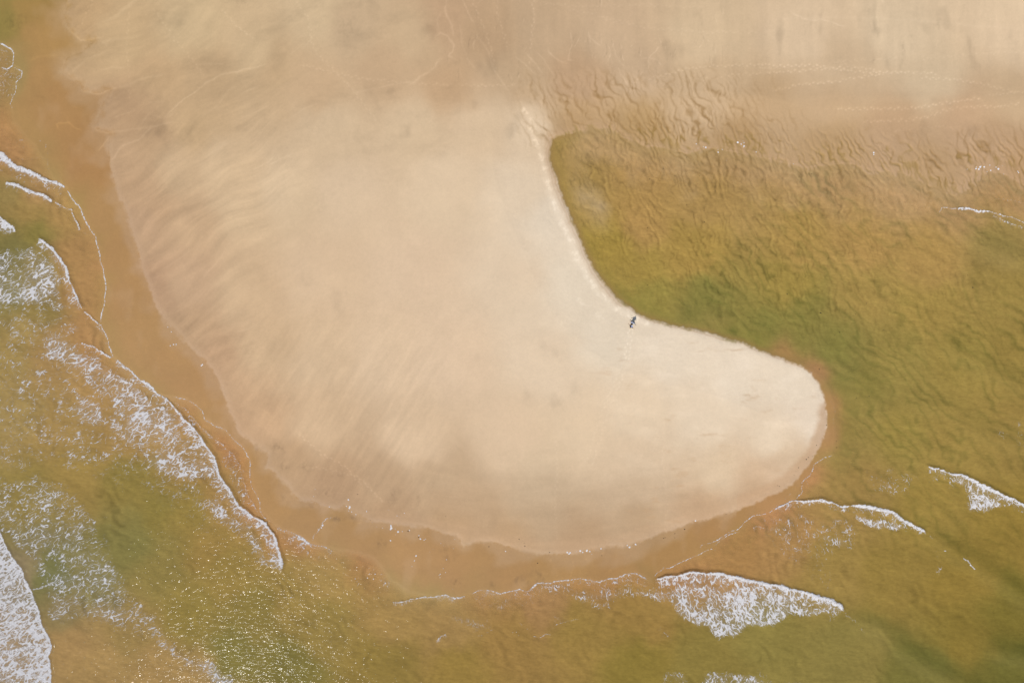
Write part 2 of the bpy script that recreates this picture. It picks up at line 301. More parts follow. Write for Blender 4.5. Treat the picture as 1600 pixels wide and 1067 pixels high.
# footprints: small pale pits in pairs along each walk
TR = ["1210 144 1250 135 1300 131 1330 125 1360 121 1400 116","1200 117 1275 112 1312 109 1340 109 1362 112","1200 107 1262 105 1300 110 1350 117 1375 116 1412 116 1460 118",
"1307 172 1350 172 1400 172 1432 170 1462 165 1500 160 1530 156","1350 191 1412 189 1445 185 1470 175 1505 169 1555 169 1590 164","1437 125 1487 127 1520 132 1550 140 1587 149",
"990 130 1030 122 1075 110 1125 106 1200 104","1125 122 1200 117","832 0 834 32 830 57 829 82 827 107","776 0 777 25 787 57 795 82","737 0 755 47 767 77 775 120",
"800 137 725 136 670 135 625 131 575 127 520 116 475 105","467 7 485 35 487 62 495 85 550 140 590 192","147 5 130 40","245 20 277 67 305 97 322 125","205 25 200 75 205 120 205 160","350 20 375 47 400 64",
"471 679 484 690 505 709 531 722 544 731 561 752 578 759 587 772 601 782","490 729 516 732 531 737 556 742 578 757","566 748 580 762 600 784","868 690 869 730 867 800 870 840","1035 660 1033 720 1040 780 1040 838",
"800 4 900 14 1000 12 1100 16","940 30 1000 46 1100 54 1180 54","890 18 930 26 960 40","1535 152 1600 146","1400 205 1470 198 1500 204","1440 95 1520 88 1600 84","1340 110 1300 100 1400 94","975 560 979 535 983 512","981 566 984 540 988 514","975 560 940 640 915 720","981 566 948 645 925 725"]
foot = np.zeros_like(mul)
for ti, s in enumerate(TR):
    p = np.array(P(s)); seg = np.hypot(*(p[1:]-p[:-1]).T); L = np.concatenate([[0], np.cumsum(seg)]); d = 0; side = 1
    amp = [1, .9, 1, 1, .8, .75, .75, .6, .8, .7, .7, .6, .5, .5, .5, .45, .6, .8, .7, .6, .35, .3, .35, .4, .4, .6, .35, .3, .3][ti % 29] if ti < 31 else .35
    while d < L[-1]:
        x = np.interp(d, L, p[:,0])+random.uniform(-.8, .8); y = np.interp(d, L, p[:,1])+random.uniform(-.8, .8)
        k = min(np.searchsorted(L, d+1e-6)-1, len(p)-2); tx, ty = (p[k+1]-p[k])/seg[k]
        x -= ty*side*1.0; y += tx*side*1.0; side = -side
        i0, i1 = np.searchsorted(ay, [y-5, y+6]); j0, j1 = np.searchsorted(ax, [x-5, x+6])
        du = (PX[i0:i1,j0:j1]-x)*tx+(PY[i0:i1,j0:j1]-y)*ty; dv = -(PX[i0:i1,j0:j1]-x)*ty+(PY[i0:i1,j0:j1]-y)*tx
        foot[i0:i1,j0:j1] = np.maximum(foot[i0:i1,j0:j1], amp*random.uniform(.45, 1)*np.exp(-(du/1.9)**2-(dv/1.25)**2))
        d += random.uniform(4.6, 6.6)
pale = np.maximum(pale, foot*.9)
Hh = Hh-0.05*foot
# grey smears of fine dark sediment near the bottom shore
for (x, y, rx, ry, st) in [(436,698,9,9,.5),(448,728,10,7,.45),(478,728,9,8,.4),(529,742,9,6,.3),(512,772,12,8,.4),(530,808,10,6,.7),(555,806,7,5,.4),(593,850,9,6,.55),(712,908,10,6,.6),(700,865,12,14,.35),(840,902,13,12,.4),
    (812,905,12,8,.4),(770,915,8,8,.3),(445,775,8,8,.3),(485,792,10,8,.3),(615,770,10,12,.25),(655,780,8,14,.25),(380,640,8,6,.2),(460,850,8,4,.2),(405,705,7,10,.3),
    (20,35,30,12,.3),(100,235,12,4,.35),(62,154,6,2,.4),(548,48,26,16,.22),(1406,80,3,20,.35),(1370,42,10,8,.3),(1420,60,4,18,.2),(1462,42,3,8,.3),(1356,95,7,4,.3),(1310,100,8,5,.2),(1495,50,4,20,.15),(380,8,14,8,.25),(950,860,8,4,.15)]:
    i0, i1 = np.searchsorted(ay, [y-3*ry, y+3*ry]); j0, j1 = np.searchsorted(ax, [x-3*rx, x+3*rx])
    xx = PX[i0:i1,j0:j1]+wx[i0:i1,j0:j1]*.5; yy = PY[i0:i1,j0:j1]+wy[i0:i1,j0:j1]*.5
    dark[i0:i1,j0:j1] += st*np.exp(-((xx-x)/rx)**2-((yy-y)/ry)**2)*sst(-.35, .7, fbm(xx, yy/1.4, 9, 171, 3, .7))
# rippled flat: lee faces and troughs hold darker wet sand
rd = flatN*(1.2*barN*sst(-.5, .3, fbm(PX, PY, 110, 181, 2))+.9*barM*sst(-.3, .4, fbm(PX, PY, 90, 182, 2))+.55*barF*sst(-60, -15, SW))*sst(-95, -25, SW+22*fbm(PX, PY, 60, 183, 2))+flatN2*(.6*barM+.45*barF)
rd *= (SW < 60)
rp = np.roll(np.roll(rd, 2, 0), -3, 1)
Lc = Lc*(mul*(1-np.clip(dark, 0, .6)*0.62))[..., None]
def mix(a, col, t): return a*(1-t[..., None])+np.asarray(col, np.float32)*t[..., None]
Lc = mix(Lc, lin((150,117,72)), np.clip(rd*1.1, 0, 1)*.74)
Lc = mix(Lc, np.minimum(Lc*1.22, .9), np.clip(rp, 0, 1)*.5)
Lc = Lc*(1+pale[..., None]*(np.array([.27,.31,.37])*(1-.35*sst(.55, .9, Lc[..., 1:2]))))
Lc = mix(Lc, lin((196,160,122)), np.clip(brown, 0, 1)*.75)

# wet apron between sand and sea: orange, streaked along the shore, veined with run-off
vein = sst(.86, 1.0, ridge(PX+8*fbm(PX,PY,40,191,2), PY, 46, 192, 3, .5))*sst(0, .6, fbm(PX, PY, 120, 193, 2)+.1)
Wm = 1+0.05*mott+0.025*fine+.035*fbm(PX+PY*.4, PY, 90, 195, 4, .6)
along = fbm((PX*.45+PY)/5, (PX-PY*.45), 15, 196, 4, .6)
Wm = Wm+.028*along*(PX < 420)+.03*fbm(PX/5, PY, 15, 197, 4, .6)*(PX >= 420)
# thin films of wet sand reaching out from the beach edge: paler, greyer tongues on the orange apron
far_ = sst(30, 60, np.where(big, 70, dle))
film = far_*(PX < 1150)*(SL < 0)*sst(-26, -2, SL+22*fbm(PX+PY*.3, PY, 60, 198, 3, .55))*.38
Wc2 = Wc*(Wm*(1-np.clip(dark, 0, .8)*.7))[..., None]
Wc2 = mix(Wc2, Lc*.97, np.clip(film, 0, 1)*(1-gentle))
hm = (1-sst(-5, 75, SW+26*fbm(PX, PY, 50, 199, 3)))*sst(150, 215, PY)*(1-sst(300, 380, PY))*sst(850, 900, PX)*(SW > -60)*sst(6, 60, np.where(big, 70, dle))
Wc2 = mix(Wc2, Lc*np.array([.90, .90, .84], np.float32), np.clip(hm, 0, 1)*.72)
dry_apron = (1-sst(-4, 4, SW))
Wc2 = Wc2*(1+0.20*(vein*dry_apron*(.4+.6*sst(120, 60, PY+0*PX)+.3))[..., None])
Wc2 = Wc2*(1+0.28*(rills*dry_apron)[..., None])
# blurred pale patches: wet sheen painted into the apron colour
shp = 0.22*sst(.2, .9, fbm(PX, PY/1.6, 44, 194, 3))*dry_apron
Wc2 = mix(Wc2, lin((196,160,120)), np.clip(shp, 0, 1))
# bars, holes and megaripples seen through the water; caustic light and dark painted in
inw = sst(0, 14, SW)
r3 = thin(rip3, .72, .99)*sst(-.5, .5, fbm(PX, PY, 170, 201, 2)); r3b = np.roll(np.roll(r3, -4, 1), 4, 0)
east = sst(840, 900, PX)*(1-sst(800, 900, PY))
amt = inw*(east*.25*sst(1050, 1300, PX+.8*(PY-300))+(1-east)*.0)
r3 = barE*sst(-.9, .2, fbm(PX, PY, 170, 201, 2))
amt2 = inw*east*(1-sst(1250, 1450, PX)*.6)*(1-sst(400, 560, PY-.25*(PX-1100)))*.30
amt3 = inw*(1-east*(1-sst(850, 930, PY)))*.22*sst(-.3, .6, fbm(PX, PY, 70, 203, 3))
wl = PX*0; 
uw, vw = rot(PX+10*fbm(PX, PY, 60, 37, 2), PY+10*fbm(PX, PY, 60, 38, 2), 28, 1, 1)
wavel = fbm(uw/4, vw, 11, 211, 3, .55)                     # fine wind-wave caustic net, painted into the water colour
wavel2 = ridge(uw/3.6+90, vw, 26, 215, 2)
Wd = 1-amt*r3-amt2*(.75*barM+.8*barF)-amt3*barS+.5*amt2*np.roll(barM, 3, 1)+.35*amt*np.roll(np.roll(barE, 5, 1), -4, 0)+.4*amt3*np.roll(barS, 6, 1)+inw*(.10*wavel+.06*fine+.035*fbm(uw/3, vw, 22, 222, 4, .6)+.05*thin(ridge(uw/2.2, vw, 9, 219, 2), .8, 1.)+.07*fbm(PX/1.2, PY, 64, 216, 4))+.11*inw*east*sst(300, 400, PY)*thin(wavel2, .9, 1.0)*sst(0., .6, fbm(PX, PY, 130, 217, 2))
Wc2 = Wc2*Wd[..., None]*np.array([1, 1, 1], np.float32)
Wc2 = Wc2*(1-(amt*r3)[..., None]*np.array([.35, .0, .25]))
rimw = (SW > 0)*np.exp(-(SW/7)**2)*(dle < 40)*~big
Wc2 = mix(Wc2, lin((160,128,76)), np.clip(rimw*.7, 0, 1))
# swell lower right: shading of its slopes painted into the water colour
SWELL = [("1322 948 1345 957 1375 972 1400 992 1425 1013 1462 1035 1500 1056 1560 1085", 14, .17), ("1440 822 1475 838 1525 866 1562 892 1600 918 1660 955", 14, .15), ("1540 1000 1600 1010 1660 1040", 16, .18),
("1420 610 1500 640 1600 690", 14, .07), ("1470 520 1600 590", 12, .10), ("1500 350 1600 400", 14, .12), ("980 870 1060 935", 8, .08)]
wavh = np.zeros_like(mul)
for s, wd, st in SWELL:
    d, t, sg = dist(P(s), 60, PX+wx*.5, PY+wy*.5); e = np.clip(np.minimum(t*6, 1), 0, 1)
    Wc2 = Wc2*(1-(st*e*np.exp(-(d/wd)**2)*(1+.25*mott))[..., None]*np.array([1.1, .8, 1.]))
    d2 = np.where(sg > 0, d, 99)                      # seaward back of the swell, its lighter slope painted paler and greener
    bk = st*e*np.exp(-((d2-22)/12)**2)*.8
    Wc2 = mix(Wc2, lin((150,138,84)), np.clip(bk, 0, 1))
    wavh += st*1.0*e*np.exp(-((np.where(sg > 0, d, -d)-12)/13)**2)

# ------------------------------------------------------------------ foam
DEN = np.zeros_like(mul); SOL = np.zeros_like(mul); DOT = np.zeros_like(mul)
def line(s, w0, w1, st=1.0, back=0, bd=.6, face=0, flip=1, rag=.35, end=.04):
    """a foam line: half-width w0->w1, lace trailing behind (right of travel when flip=1), wave face ahead"""
    global SOL, DEN, wavh
    Rm = max(8, back*1.6+10, 46 if face else 0)
    d, t, sg = dist(P(s), Rm); sg = sg*flip
    wv = (w0+(w1-w0)*t)*(1+rag*1.3*fbm(PX, PY, 16, 301, 3, .6))
    e = np.clip(np.minimum(t, 1-t)/end, 0, 1)
    wv = np.maximum(wv, .35)
    dd = np.where(sg < 0, d*1.7, d*.8)
    SOL = np.maximum(SOL, st*e*np.clip(1.35*np.exp(-(dd/wv)**2), 0, 1))
    if back:
        DEN = np.maximum(DEN, np.where((sg > 0), bd*e*np.exp(-(d/back)**2), 0))
    if face:
        prof = np.where(sg > 0, np.exp(-d/20), np.exp(-(d/3.2)**2))
        wavh = np.maximum(wavh, face*e*prof*(1+.25*fbm(PX, PY, 12, 303, 2)))
def area(s, dens, soft=14):
    soft *= 1.5; dens *= 1.06
    global DEN
    p = P(s); m = inside(p, PX+wx*.9, PY+wy*.9); d, _, _ = dist(p, soft*1.5, PX+wx*.9, PY+wy*.9, closed=True)
    v = dens*np.where(m, sst(0, soft, d), 0); v = v*np.clip(1.12+.5*fbm(PX, PY, 48, 305, 4), .3, 1.5)
    DEN = np.maximum(DEN, v)
# travel direction: keep the seaward side on the right (flip=1) 
line("0 67 15 75 22 82 21 102 10 111 1 105", 1.6, 1.0, .9)
line("21 105 34 112 34 122 26 128 24 145 17 162 22 172", 1.4, .5, .8)
line("0 122 14 117 26 114", .8, .8, .6); line("0 140 15 130 26 127", .6, .7, .4)
line("-30 222 0 240 15 252 27 262 50 270 67 279 87 285 105 295", 7.5, 2.2, 1, back=16, bd=.62, face=.10)
line("103 294 112 310 125 322 135 350 150 372 155 392 160 415 167 447 164 477 159 490 158 507", 1.3, 1.1, .85, rag=.2)
line("70 272 76 262 74 250 76 232", .9, .6, .4); line("75 250 60 246 40 250 25 247", .8, .7, .4)
line("60 219 72 226 76 236", .8, .5, .5); line("45 186 55 190 60 198", .7, .5, .4); line("0 210 12 225 10 240", .7, .5, .4)
line("8 285 22 287 37 294 47 299 62 304 75 309 85 315", 3.2, 2.6, 1, back=9, bd=.6, face=.16)
line("85 315 100 322 110 326 117 340 122 350 125 361", .8, 1.8, .8, back=8, bd=.4); line("125 361 140 368 148 374", .6, .5, .5)
line("-20 330 0 340 12 349 22 356 24 364", 3.2, 2.0, 1, back=22, bd=.85, face=.14)
line("59 371 70 376 80 386 92 402 104 417 110 440 120 462 130 485", 3.0, 1.0, 1, back=17, bd=.66, face=.18, rag=.6)
line("130 485 150 502 157 507 165 522 172 542 179 560", 1.3, 1.3, .85, back=7, bd=.5)
line("110 516 117 520", 1.2, 1.0, .9); line("125 535 145 542 160 549 175 560", 1.2, 2.0, .9, back=8, bd=.5)
line("179 560 200 574 220 594 232 600 247 616 260 622 275 640 285 652", 1.5, 2.2, .92, back=16, bd=.6, face=.06)
line("222 594 234 601 247 615", 2.2, 2.4, 1, back=6)
line("279 640 285 652 297 662 310 677 322 697 335 715 342 735 352 755 375 790 397 808 415 817 427 835 436 857 441 877 440 897", 1.7, 2.8, 1, back=22, bd=.8, face=.16, rag=.5)
line("262 625 277 630 295 645 307 660 320 672 332 684 350 695 365 710 375 727 379 745 386 768 396 788 405 803", 1.0, 1.3, .6, back=8, bd=.42)
line("312 665 322 673 334 684", 2.5, 2, .5)
line("265 619 292 624 307 635 317 642 321 655 337 665 352 672 365 687 380 702 390 715 392 730 390 745 394 760 400 774 405 784 407 797 413 808 428 819", .9, .9, .8, rag=.2)
line("432 822 457 832 472 840 487 850 507 854 522 862", .8, 1.2, .6, back=9, bd=.5); line("466 838 475 842 486 849", 3.2, 2.6, .9, back=6)
line("415 822 440 838 452 847", .7, .5, .4)
line("489 846 492 836 500 822 508 812 520 806", 1.0, 1.0, .7)
line("-10 812 0 830 10 856 17 866 32 885 47 920 60 950 65 975 77 997 80 1010 77 1025 80 1067 78 1110", 1.5, 3.0, 1, back=45, bd=.95, face=.14)
line("0 1018 30 1014 55 1008 78 1004", 5, 5, .8)
line("50 921 70 914 88 909", 1.6, 2.4, .7)
# bottom
line("610 942 625 940 642 936 662 931 680 931 697 929 710 934 730 931", 1.2, 1.5, .8, back=10, bd=.45)
line("730 931 747 922 765 922 780 927 800 922 812 919 825 922 840 910 860 910 880 907 895 904 907 902 920 906 935 909 950 902 965 902 980 895 992 895 1005 901 1020 908", 1.0, 1.2, .78, back=26, bd=.38)
line("1020 908 1035 901 1055 899 1077 892 1100 894 1125 895 1150 900 1175 907 1200 912 1225 916 1250 922 1275 930 1300 937 1312 946 1322 957", 1.5, 4.5, 1, back=26, bd=.8, face=.34, rag=.5)
line("1318 954 1342 977 1352 990", 1.6, .6, .45, rag=1.2)
line("1205 794 1215 792 1240 782 1250 782 1282 780 1300 785 1315 791 1325 789 1340 787 1362 791 1385 796 1395 800 1407 810 1425 820 1440 827 1451 835", 1.0, 2.4, 1, back=11, bd=.55, face=.26, rag=.6)
line("1330 788 1362 791 1385 796 1400 804 1425 820", 3.2, 2.6, 1, back=14, bd=.6)
line("1252 783 1282 781 1300 786", 2.6, 2.4, .8, back=8)
line("1451 835 1460 845", 1.0, .5, .5); line("1474 858 1478 861", .8, .5, .8); line("1502 871 1510 876 1515 882 1525 891", 1.2, 1.2, .85)
line("1445 729 1465 732 1485 739 1502 741 1517 747 1535 757 1555 766 1575 776 1586 781 1600 792 1630 812", 1.4, 1.8, 1, back=12, bd=.6, face=.30, rag=.6)
line("1480 738 1502 741 1517 748 1535 758 1555 767 1583 781", 2.6, 3.0, 1, back=18, bd=.75)
line("1302 710 1287 717 1272 727 1265 742 1254 754 1252 770 1242 782", .9, .8, .7, rag=.2); line("1268 735 1260 750 1264 765", .7, .5, .5); line("1254 754 1240 764 1222 784 1205 795", .7, .6, .45)
line("1240 770 1230 790 1215 792", .6, .5, .3); line("1294 614 1298 628 1305 640 1302 655 1304 676", .8, .7, .4); line("1262 576 1270 583", .7, .5, .6)
line("1200 801 1175 806 1160 817 1155 825 1137 832 1115 846 1097 852 1090 862", 1.0, .6, .75, flip=-1, rag=.2)
line("1157 830 1135 837 1122 846 1116 852", .9, .7, .7); line("1122 860 1115 858 1107 860 1082 871 1062 880 1045 889 1037 886 1027 895 1020 904", .7, .8, .75, rag=.2)
line("1175 825 1185 822 1196 824 1205 830", 1.4, .8, .55, back=8, bd=.35); line("1200 801 1212 793", 1.0, .9, .8)
line("1462 334 1466 332 1471 324 1495 325 1520 327 1545 331 1562 335 1582 340 1600 347 1640 360", .8, 1.5, .75); line("1495 326 1520 328 1545 332", 1.4, 1.8, .9)
line("1550 336 1572 345 1580 350 1600 354", 1.3, 1.6, .55, back=5); line("1550 312 1565 310 1582 312 1600 319", .8, .8, .45)
line("1340 312 1375 310 1407 317 1430 321 1455 325", .8, .9, .22); line("1455 382 1465 383 1472 386", .9, .7, .4); line("1575 350 1580 362 1583 370", .8, .5, .35)
line("832 993 845 995 852 990 862 991", 1.4, 1.0, .6); line("858 984 870 975 885 970 905 966", 1.0, 1.5, .5); line("830 988 815 978 805 965", .9, .6, .5)
line("680 1002 688 994 697 991", 2.0, 1.4, .6, back=5); line("740 990 752 992 765 985 780 978 795 982", 1.0, 1.0, .4)
line("1492 588 1510 600", .6, .5, .12); line("937 306 975 290 1010 278 1060 270 1095 270", .8, .6, .10)
# areas of lace
area("-60 384 20 382 60 378 95 412 108 440 118 478 110 488 60 492 30 490 -60 480", .58); area("-60 240 15 262 60 285 60 298 20 280 -60 270", .5)
area("80 320 108 328 118 345 100 345 75 338", .40, 8); area("15 335 40 335 62 350 40 368 20 360", .25)
area("-20 640 40 600 110 580 165 640 120 690 60 740 -20 760", .27); area("60 700 160 690 260 745 300 790 250 800 180 760 100 745", .2); area("45 520 95 512 130 535 178 562 222 598 262 625 300 668 340 735 345 765 300 765 235 745 190 700 150 676 165 640 110 590 62 560", .56)
area("110 590 165 620 168 660 150 690 110 665 90 640", .50); area("0 690 60 590 100 560 60 540 20 560 -20 600", .22); area("50 720 88 650 110 650 110 680 80 700 60 735", .45)
area("-40 400 60 400 140 500 230 610 330 740 400 880 330 860 230 790 120 760 -40 700", .30, 30); area("-20 485 40 500 55 520 20 522 -20 520", .38); area("-30 620 60 590 80 640 40 730 -30 740", .16)
area("-40 740 60 730 110 750 160 800 185 860 215 920 270 985 335 1040 380 1067 380 1120 330 1090 240 1010 160 990 80 980 50 905 10 850 -40 800", .40)
area("60 900 120 880 190 890 212 945 255 985 200 985 120 980 70 965", .50); area("240 985 300 1022 350 1038 385 1075 330 1075 285 1040 235 1005", .62, 10)
area("-60 850 5 850 30 885 60 955 78 1000 78 1120 -60 1120", .74, 8); area("330 1040 370 1050 375 1110 320 1110", .55, 8)
area("300 790 345 770 380 800 425 850 438 893 400 893 372 845", .60); area("-20 830 20 800 120 790 150 840 100 880 40 870", .33)
area("860 912 1020 908 1080 900 1150 906 1200 918 1270 938 1322 958 1290 966 1245 975 1225 985 1185 985 1150 995 1130 1012 1100 990 1060 975 1045 950 1010 942 960 948 920 955 865 935", .50)
area("1050 905 1150 905 1230 922 1320 955 1290 965 1240 970 1215 985 1170 985 1130 1008 1100 985 1065 970 1045 945", .70, 8)
area("1100 960 1145 985 1130 1012 1105 995", .75, 8); area("905 935 960 930 965 950 925 955", .62, 8); area("1025 950 1055 980 1060 1020 1020 1000 1010 960", .30)
area("855 950 900 965 880 978 862 975", .36, 8); area("690 960 760 945 780 985 740 995 700 990", .30); area("790 970 745 950 770 935 815 940", .3)
area("1090 1067 1100 1045 1140 1048 1200 1060 1260 1062 1300 1100 1080 1100", .52, 8); area("1030 1040 1075 1050 1075 1085 1030 1085", .42, 8)
area("1170 800 1240 790 1330 800 1350 830 1345 875 1310 880 1300 930 1262 915 1225 880 1190 850 1170 830", .24); area("1270 820 1330 835 1350 870 1315 872 1280 850", .44, 10)
area("1340 735 1390 720 1440 735 1460 755 1430 785 1395 790 1360 780", .30); area("1330 792 1400 806 1430 826 1400 832 1360 822 1330 808", .72, 6); area("1392 720 1400 750 1395 775 1410 790 1440 760 1420 735", .30, 8)
area("1445 730 1478 740 1470 760 1450 765", .40, 8); area("1480 740 1530 760 1580 785 1560 795 1520 806 1505 778 1480 752", .85, 8)
area("1450 840 1480 880 1475 910 1455 890", .28, 8); area("1535 660 1600 650 1640 690 1600 720 1550 700", .18)
area("440 900 480 940 560 1000 500 1067 420 1067 410 930", .12); area("-60 60 20 76 30 118 24 150 -60 170", .28, 8); area("0 150 60 210 70 260 0 235", .14)
area("560 870 620 905 640 930 600 925 560 895", .30, 8); area("440 822 500 850 520 880 470 870 445 850", .30, 8); area("350 690 380 720 400 790 430 830 400 808 352 760 335 712", .34, 8)
area("1205 1050 1230 1080 1160 1080 1165 1040", .4)
DEN = DEN*(1+.10*mott)
# scattered shell and froth specks on the wet margin
def dots(s, wd, st):
    global DOT
    d, t, _ = dist(P(s), wd*3); DOT = np.maximum(DOT, st*np.exp(-(d/wd)**2)*sst(-.6, .3, fbm(PX, PY, 18, 311, 2)))
for s, wd, st in [("456 779 466 781 485 782",3,.6),("492 765 494 780 505 790 520 792 545 788",3,.5),("545 778 548 795 560 805 580 815 600 822",3,.7),("562 800 590 798 600 792 612 795",2,.6),("612 795 625 805 640 798",2,.4),
    ("489 846 497 828 515 810",2.5,.8),("545 810 553 830",2,.5),("540 830 553 838",1.5,.7),("575 812 600 822 618 830 640 826",2.5,.6),("611 822 620 830 613 842",5,.85),("650 830 655 840 662 845",3,.8),("660 840 690 846 715 845",3,.4),
    ("710 842 718 845 705 860 695 875 685 900",2,.35),("640 895 645 880 655 862 672 858 678 866",1.5,.9),("588 868 597 860 603 872",1.5,.3),("885 866 900 862 925 860",4,.95),("925 858 940 856",3,.5),("975 853 1000 848",2.5,.85),
    ("1000 848 1012 840",2.5,.5),("1075 817 1095 813",3,.6),("265 515 280 530",5,.5),("268 540 282 533 300 545",5,.5),("308 560 318 572",3,.6),("670 850 700 905 715 925",6,.25),("580 895 600 900 560 905",10,.35),
    ("800 985 820 995",3,.3),("360 650 395 700",4,.2),("1080 225 1130 240",5,.55),("1105 232 1118 240",4,.6),("1145 222 1160 226",5,.7),("1170 238 1182 240",4,.6),("1285 246 1297 242",4,.6),("1365 240 1370 246",4,.8),
    ("1498 262 1510 266",4,.9),("1525 264 1535 262",4,.8),("1545 264 1566 268",5,.85),("1560 252 1566 262",3,.8),("1475 290 1482 296",3,.9),("1130 232 1140 250",4,.5),("1420 270 1430 274",3,.4),("1586 266 1592 268",3,.7),
    ("750 849 753 850",1.6,1.2),("790 859 793 861",1.6,1.0),("1235 252 1240 256",2.5,.8)]: dots(s, wd, st)

# ------------------------------------------------------------------ sea surface heights
amp = sst(2, 60, SW)
chop = .020*fbm(uw/2.5, vw, 13, 401, 3)+.02*fbm(PX, PY, 34, 402, 3)
wavh = wavh*sst(-6, 8, SW)*~big
surf = (wavh+chop*amp).astype(np.float32)
surf = np.where(SW < -8, -0.05, surf)
surf = np.where(big, 0, surf)
foamz = np.maximum(surf, Hh)+0.02

# optical depth of the silty water: share of light it turns back itself
F = np.clip(0.80*(1-np.exp(-np.maximum(SW, 0)/24)), 0.0, .8); F = F*(1-.75*gentle*(1-sst(0, 80, SW)))
B0 = Wc2*0+lin((184,140,90)).astype(np.float32)
Bed = np.where((SW > 0)[..., None], mix(Wc2, B0, sst(0, 60, SW)*.6), Wc2)
sw_ = 2.2+3.5*sst(-.1, .6, fbm(PX, PY, 55, 414, 2))*(PX < 1150)+(PX < 330)*9*(1-sst(205, 265, PY))+(PX < 720)*(PX > 380)*4*sst(.0, .6, fbm(PX, PY, 70, 412, 2))
lm = sst(-1, 1, (SL+1.2*fine+(1+sw_*.7)*fbm(PX, PY, 24, 413, 4, .6))/sw_)                     # crisp but not hard edge of moist sand
lmN = sst(-.03, .02, Hh)*sst(-120, -40, SL)    # at the lagoon head the change is gradual
lm = lm*(1-gentle)+lmN*gentle
Sand = mix(Bed, 0, lm*0)*(1-lm[..., None])+Lc*lm[..., None]
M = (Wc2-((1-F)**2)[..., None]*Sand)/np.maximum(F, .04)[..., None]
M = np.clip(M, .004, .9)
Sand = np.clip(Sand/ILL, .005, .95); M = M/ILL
wet = 1-sst(-2, 14, SL); 

# ------------------------------------------------------------------ meshes
XX = ((PX-800)*S).astype(np.float32); YY = ((533.5-PY)*S).astype(np.float32)
def grid_mesh(name, Z, attrs, keep=None):
    idx = np.arange(NX*NY).reshape(NY, NX)
    q = np.stack([idx[1:, :-1], idx[1:, 1:], idx[:-1, 1:], idx[:-1, :-1]], -1).reshape(-1, 4)
    sel = None
    if keep is not None:
        kf = (keep[1:, :-1] | keep[1:, 1:] | keep[:-1, 1:] | keep[:-1, :-1]).ravel(); q = q[kf]
        sel = np.unique(q); remap = np.zeros(NX*NY, np.int64); remap[sel] = np.arange(len(sel)); q = remap[q]
    co = np.stack([XX, YY, Z.astype(np.float32)], -1).reshape(-1, 3)
    if sel is not None: co = co[sel]
    me = bpy.data.meshes.new(name)
    me.vertices.add(len(co)); me.vertices.foreach_set('co', np.ascontiguousarray(co).ravel())
    me.loops.add(q.size); me.loops.foreach_set('vertex_index', q.ravel().astype(np.int32))
    me.polygons.add(len(q)); me.polygons.foreach_set('loop_start', np.arange(0, q.size, 4, dtype=np.int32))
    me.polygons.foreach_set('use_smooth', np.ones(len(q), bool))
    me.update(calc_edges=True)
    for an, arr in attrs.items():
        a = arr.reshape(NX*NY, -1).astype(np.float32)
        if sel is not None: a = a[sel]
        if a.shape[1] == 3:
            at = me.attributes.new(an, 'FLOAT_VECTOR', 'POINT'); at.data.foreach_set('vector', np.ascontiguousarray(a).ravel())
        else:
            at = me.attributes.new(an, 'FLOAT', 'POINT'); at.data.foreach_set('value', np.ascontiguousarray(a).ravel())
    o = bpy.data.objects.new(name, me); C.objects.link(o); return o

class NT:
    def __init__(s, name):
        s.m = bpy.data.materials.new(name); s.m.use_nodes = True; s.t = s.m.node_tree; s.t.nodes.clear()
        s.out = s.n('OutputMaterial')
    def n(s, t, **k):
        nd = s.t.nodes.new('ShaderNode'+t)
        for a, b in k.items(): setattr(nd, a, b)
        return nd
    def l(s, a, b): s.t.links.new(a, b)
    def math(s, op, a, b=0.0, c=None, clamp=False):
        nd = s.n('Math', operation=op); nd.use_clamp = clamp
        for i, v in enumerate((a, b) if c is None else (a, b, c)):
            if hasattr(v, 'type') and not isinstance(v, (int, float)): s.l(v, nd.inputs[i])
            else: nd.inputs[i].default_value = v
        return nd.outputs[0]
    def attr(s, name): nd = s.n('Attribute'); nd.attribute_name = name; return nd
    def noise(s, vec, scale, detail=2, rough=.5, dist=0):
        nd = s.n('TexNoise'); nd.inputs['Scale'].default_value = scale; nd.inputs['Detail'].default_value = detail
        nd.inputs['Roughness'].default_value = rough; nd.inputs['Distortion'].default_value = dist
        s.l(vec, nd.inputs['Vector']); return nd.outputs['Fac']
    def pos(s): return s.n('NewGeometry').outputs['Position']
    def smooth(s, x, a, b):
        nd = s.n('MapRange'); nd.interpolation_type = 'SMOOTHSTEP'
        s.l(x, nd.inputs['Value']); nd.inputs['From Min'].default_value = a; nd.inputs['From Max'].default_value = b; return nd.outputs[0]

# sand
t = NT('sand'); col = t.attr('tone').outputs['Vector']; pos = t.pos()
g1 = t.noise(pos, 3.0, 7, .8); g2 = t.noise(pos, .35, 4, .6)
v = t.math('ADD', t.math('MULTIPLY', g1, .24), t.math('MULTIPLY', g2, .08)); v = t.math('ADD', v, .84)
vm = t.n('VectorMath', operation='SCALE'); t.l(col, vm.inputs[0]); t.l(v, vm.inputs['Scale'])
pb = t.n('BsdfPrincipled'); t.l(vm.outputs[0], pb.inputs['Base Color'])
wa = t.attr('wet').outputs['Fac']
t.l(t.math('MULTIPLY_ADD', wa, -.35, .95), pb.inputs['Roughness']); t.l(t.math('MULTIPLY_ADD', wa, .15, .12), pb.inputs['Specular IOR Level'])
bp = t.n('Bump'); bp.inputs['Strength'].default_value = .35; bp.inputs['Distance'].default_value = .05
t.l(t.noise(pos, 1.5, 5, .65), bp.inputs['Height']); t.l(bp.outputs[0], pb.inputs['Normal']); t.l(pb.outputs[0], t.out.inputs[0])
MS = t.m
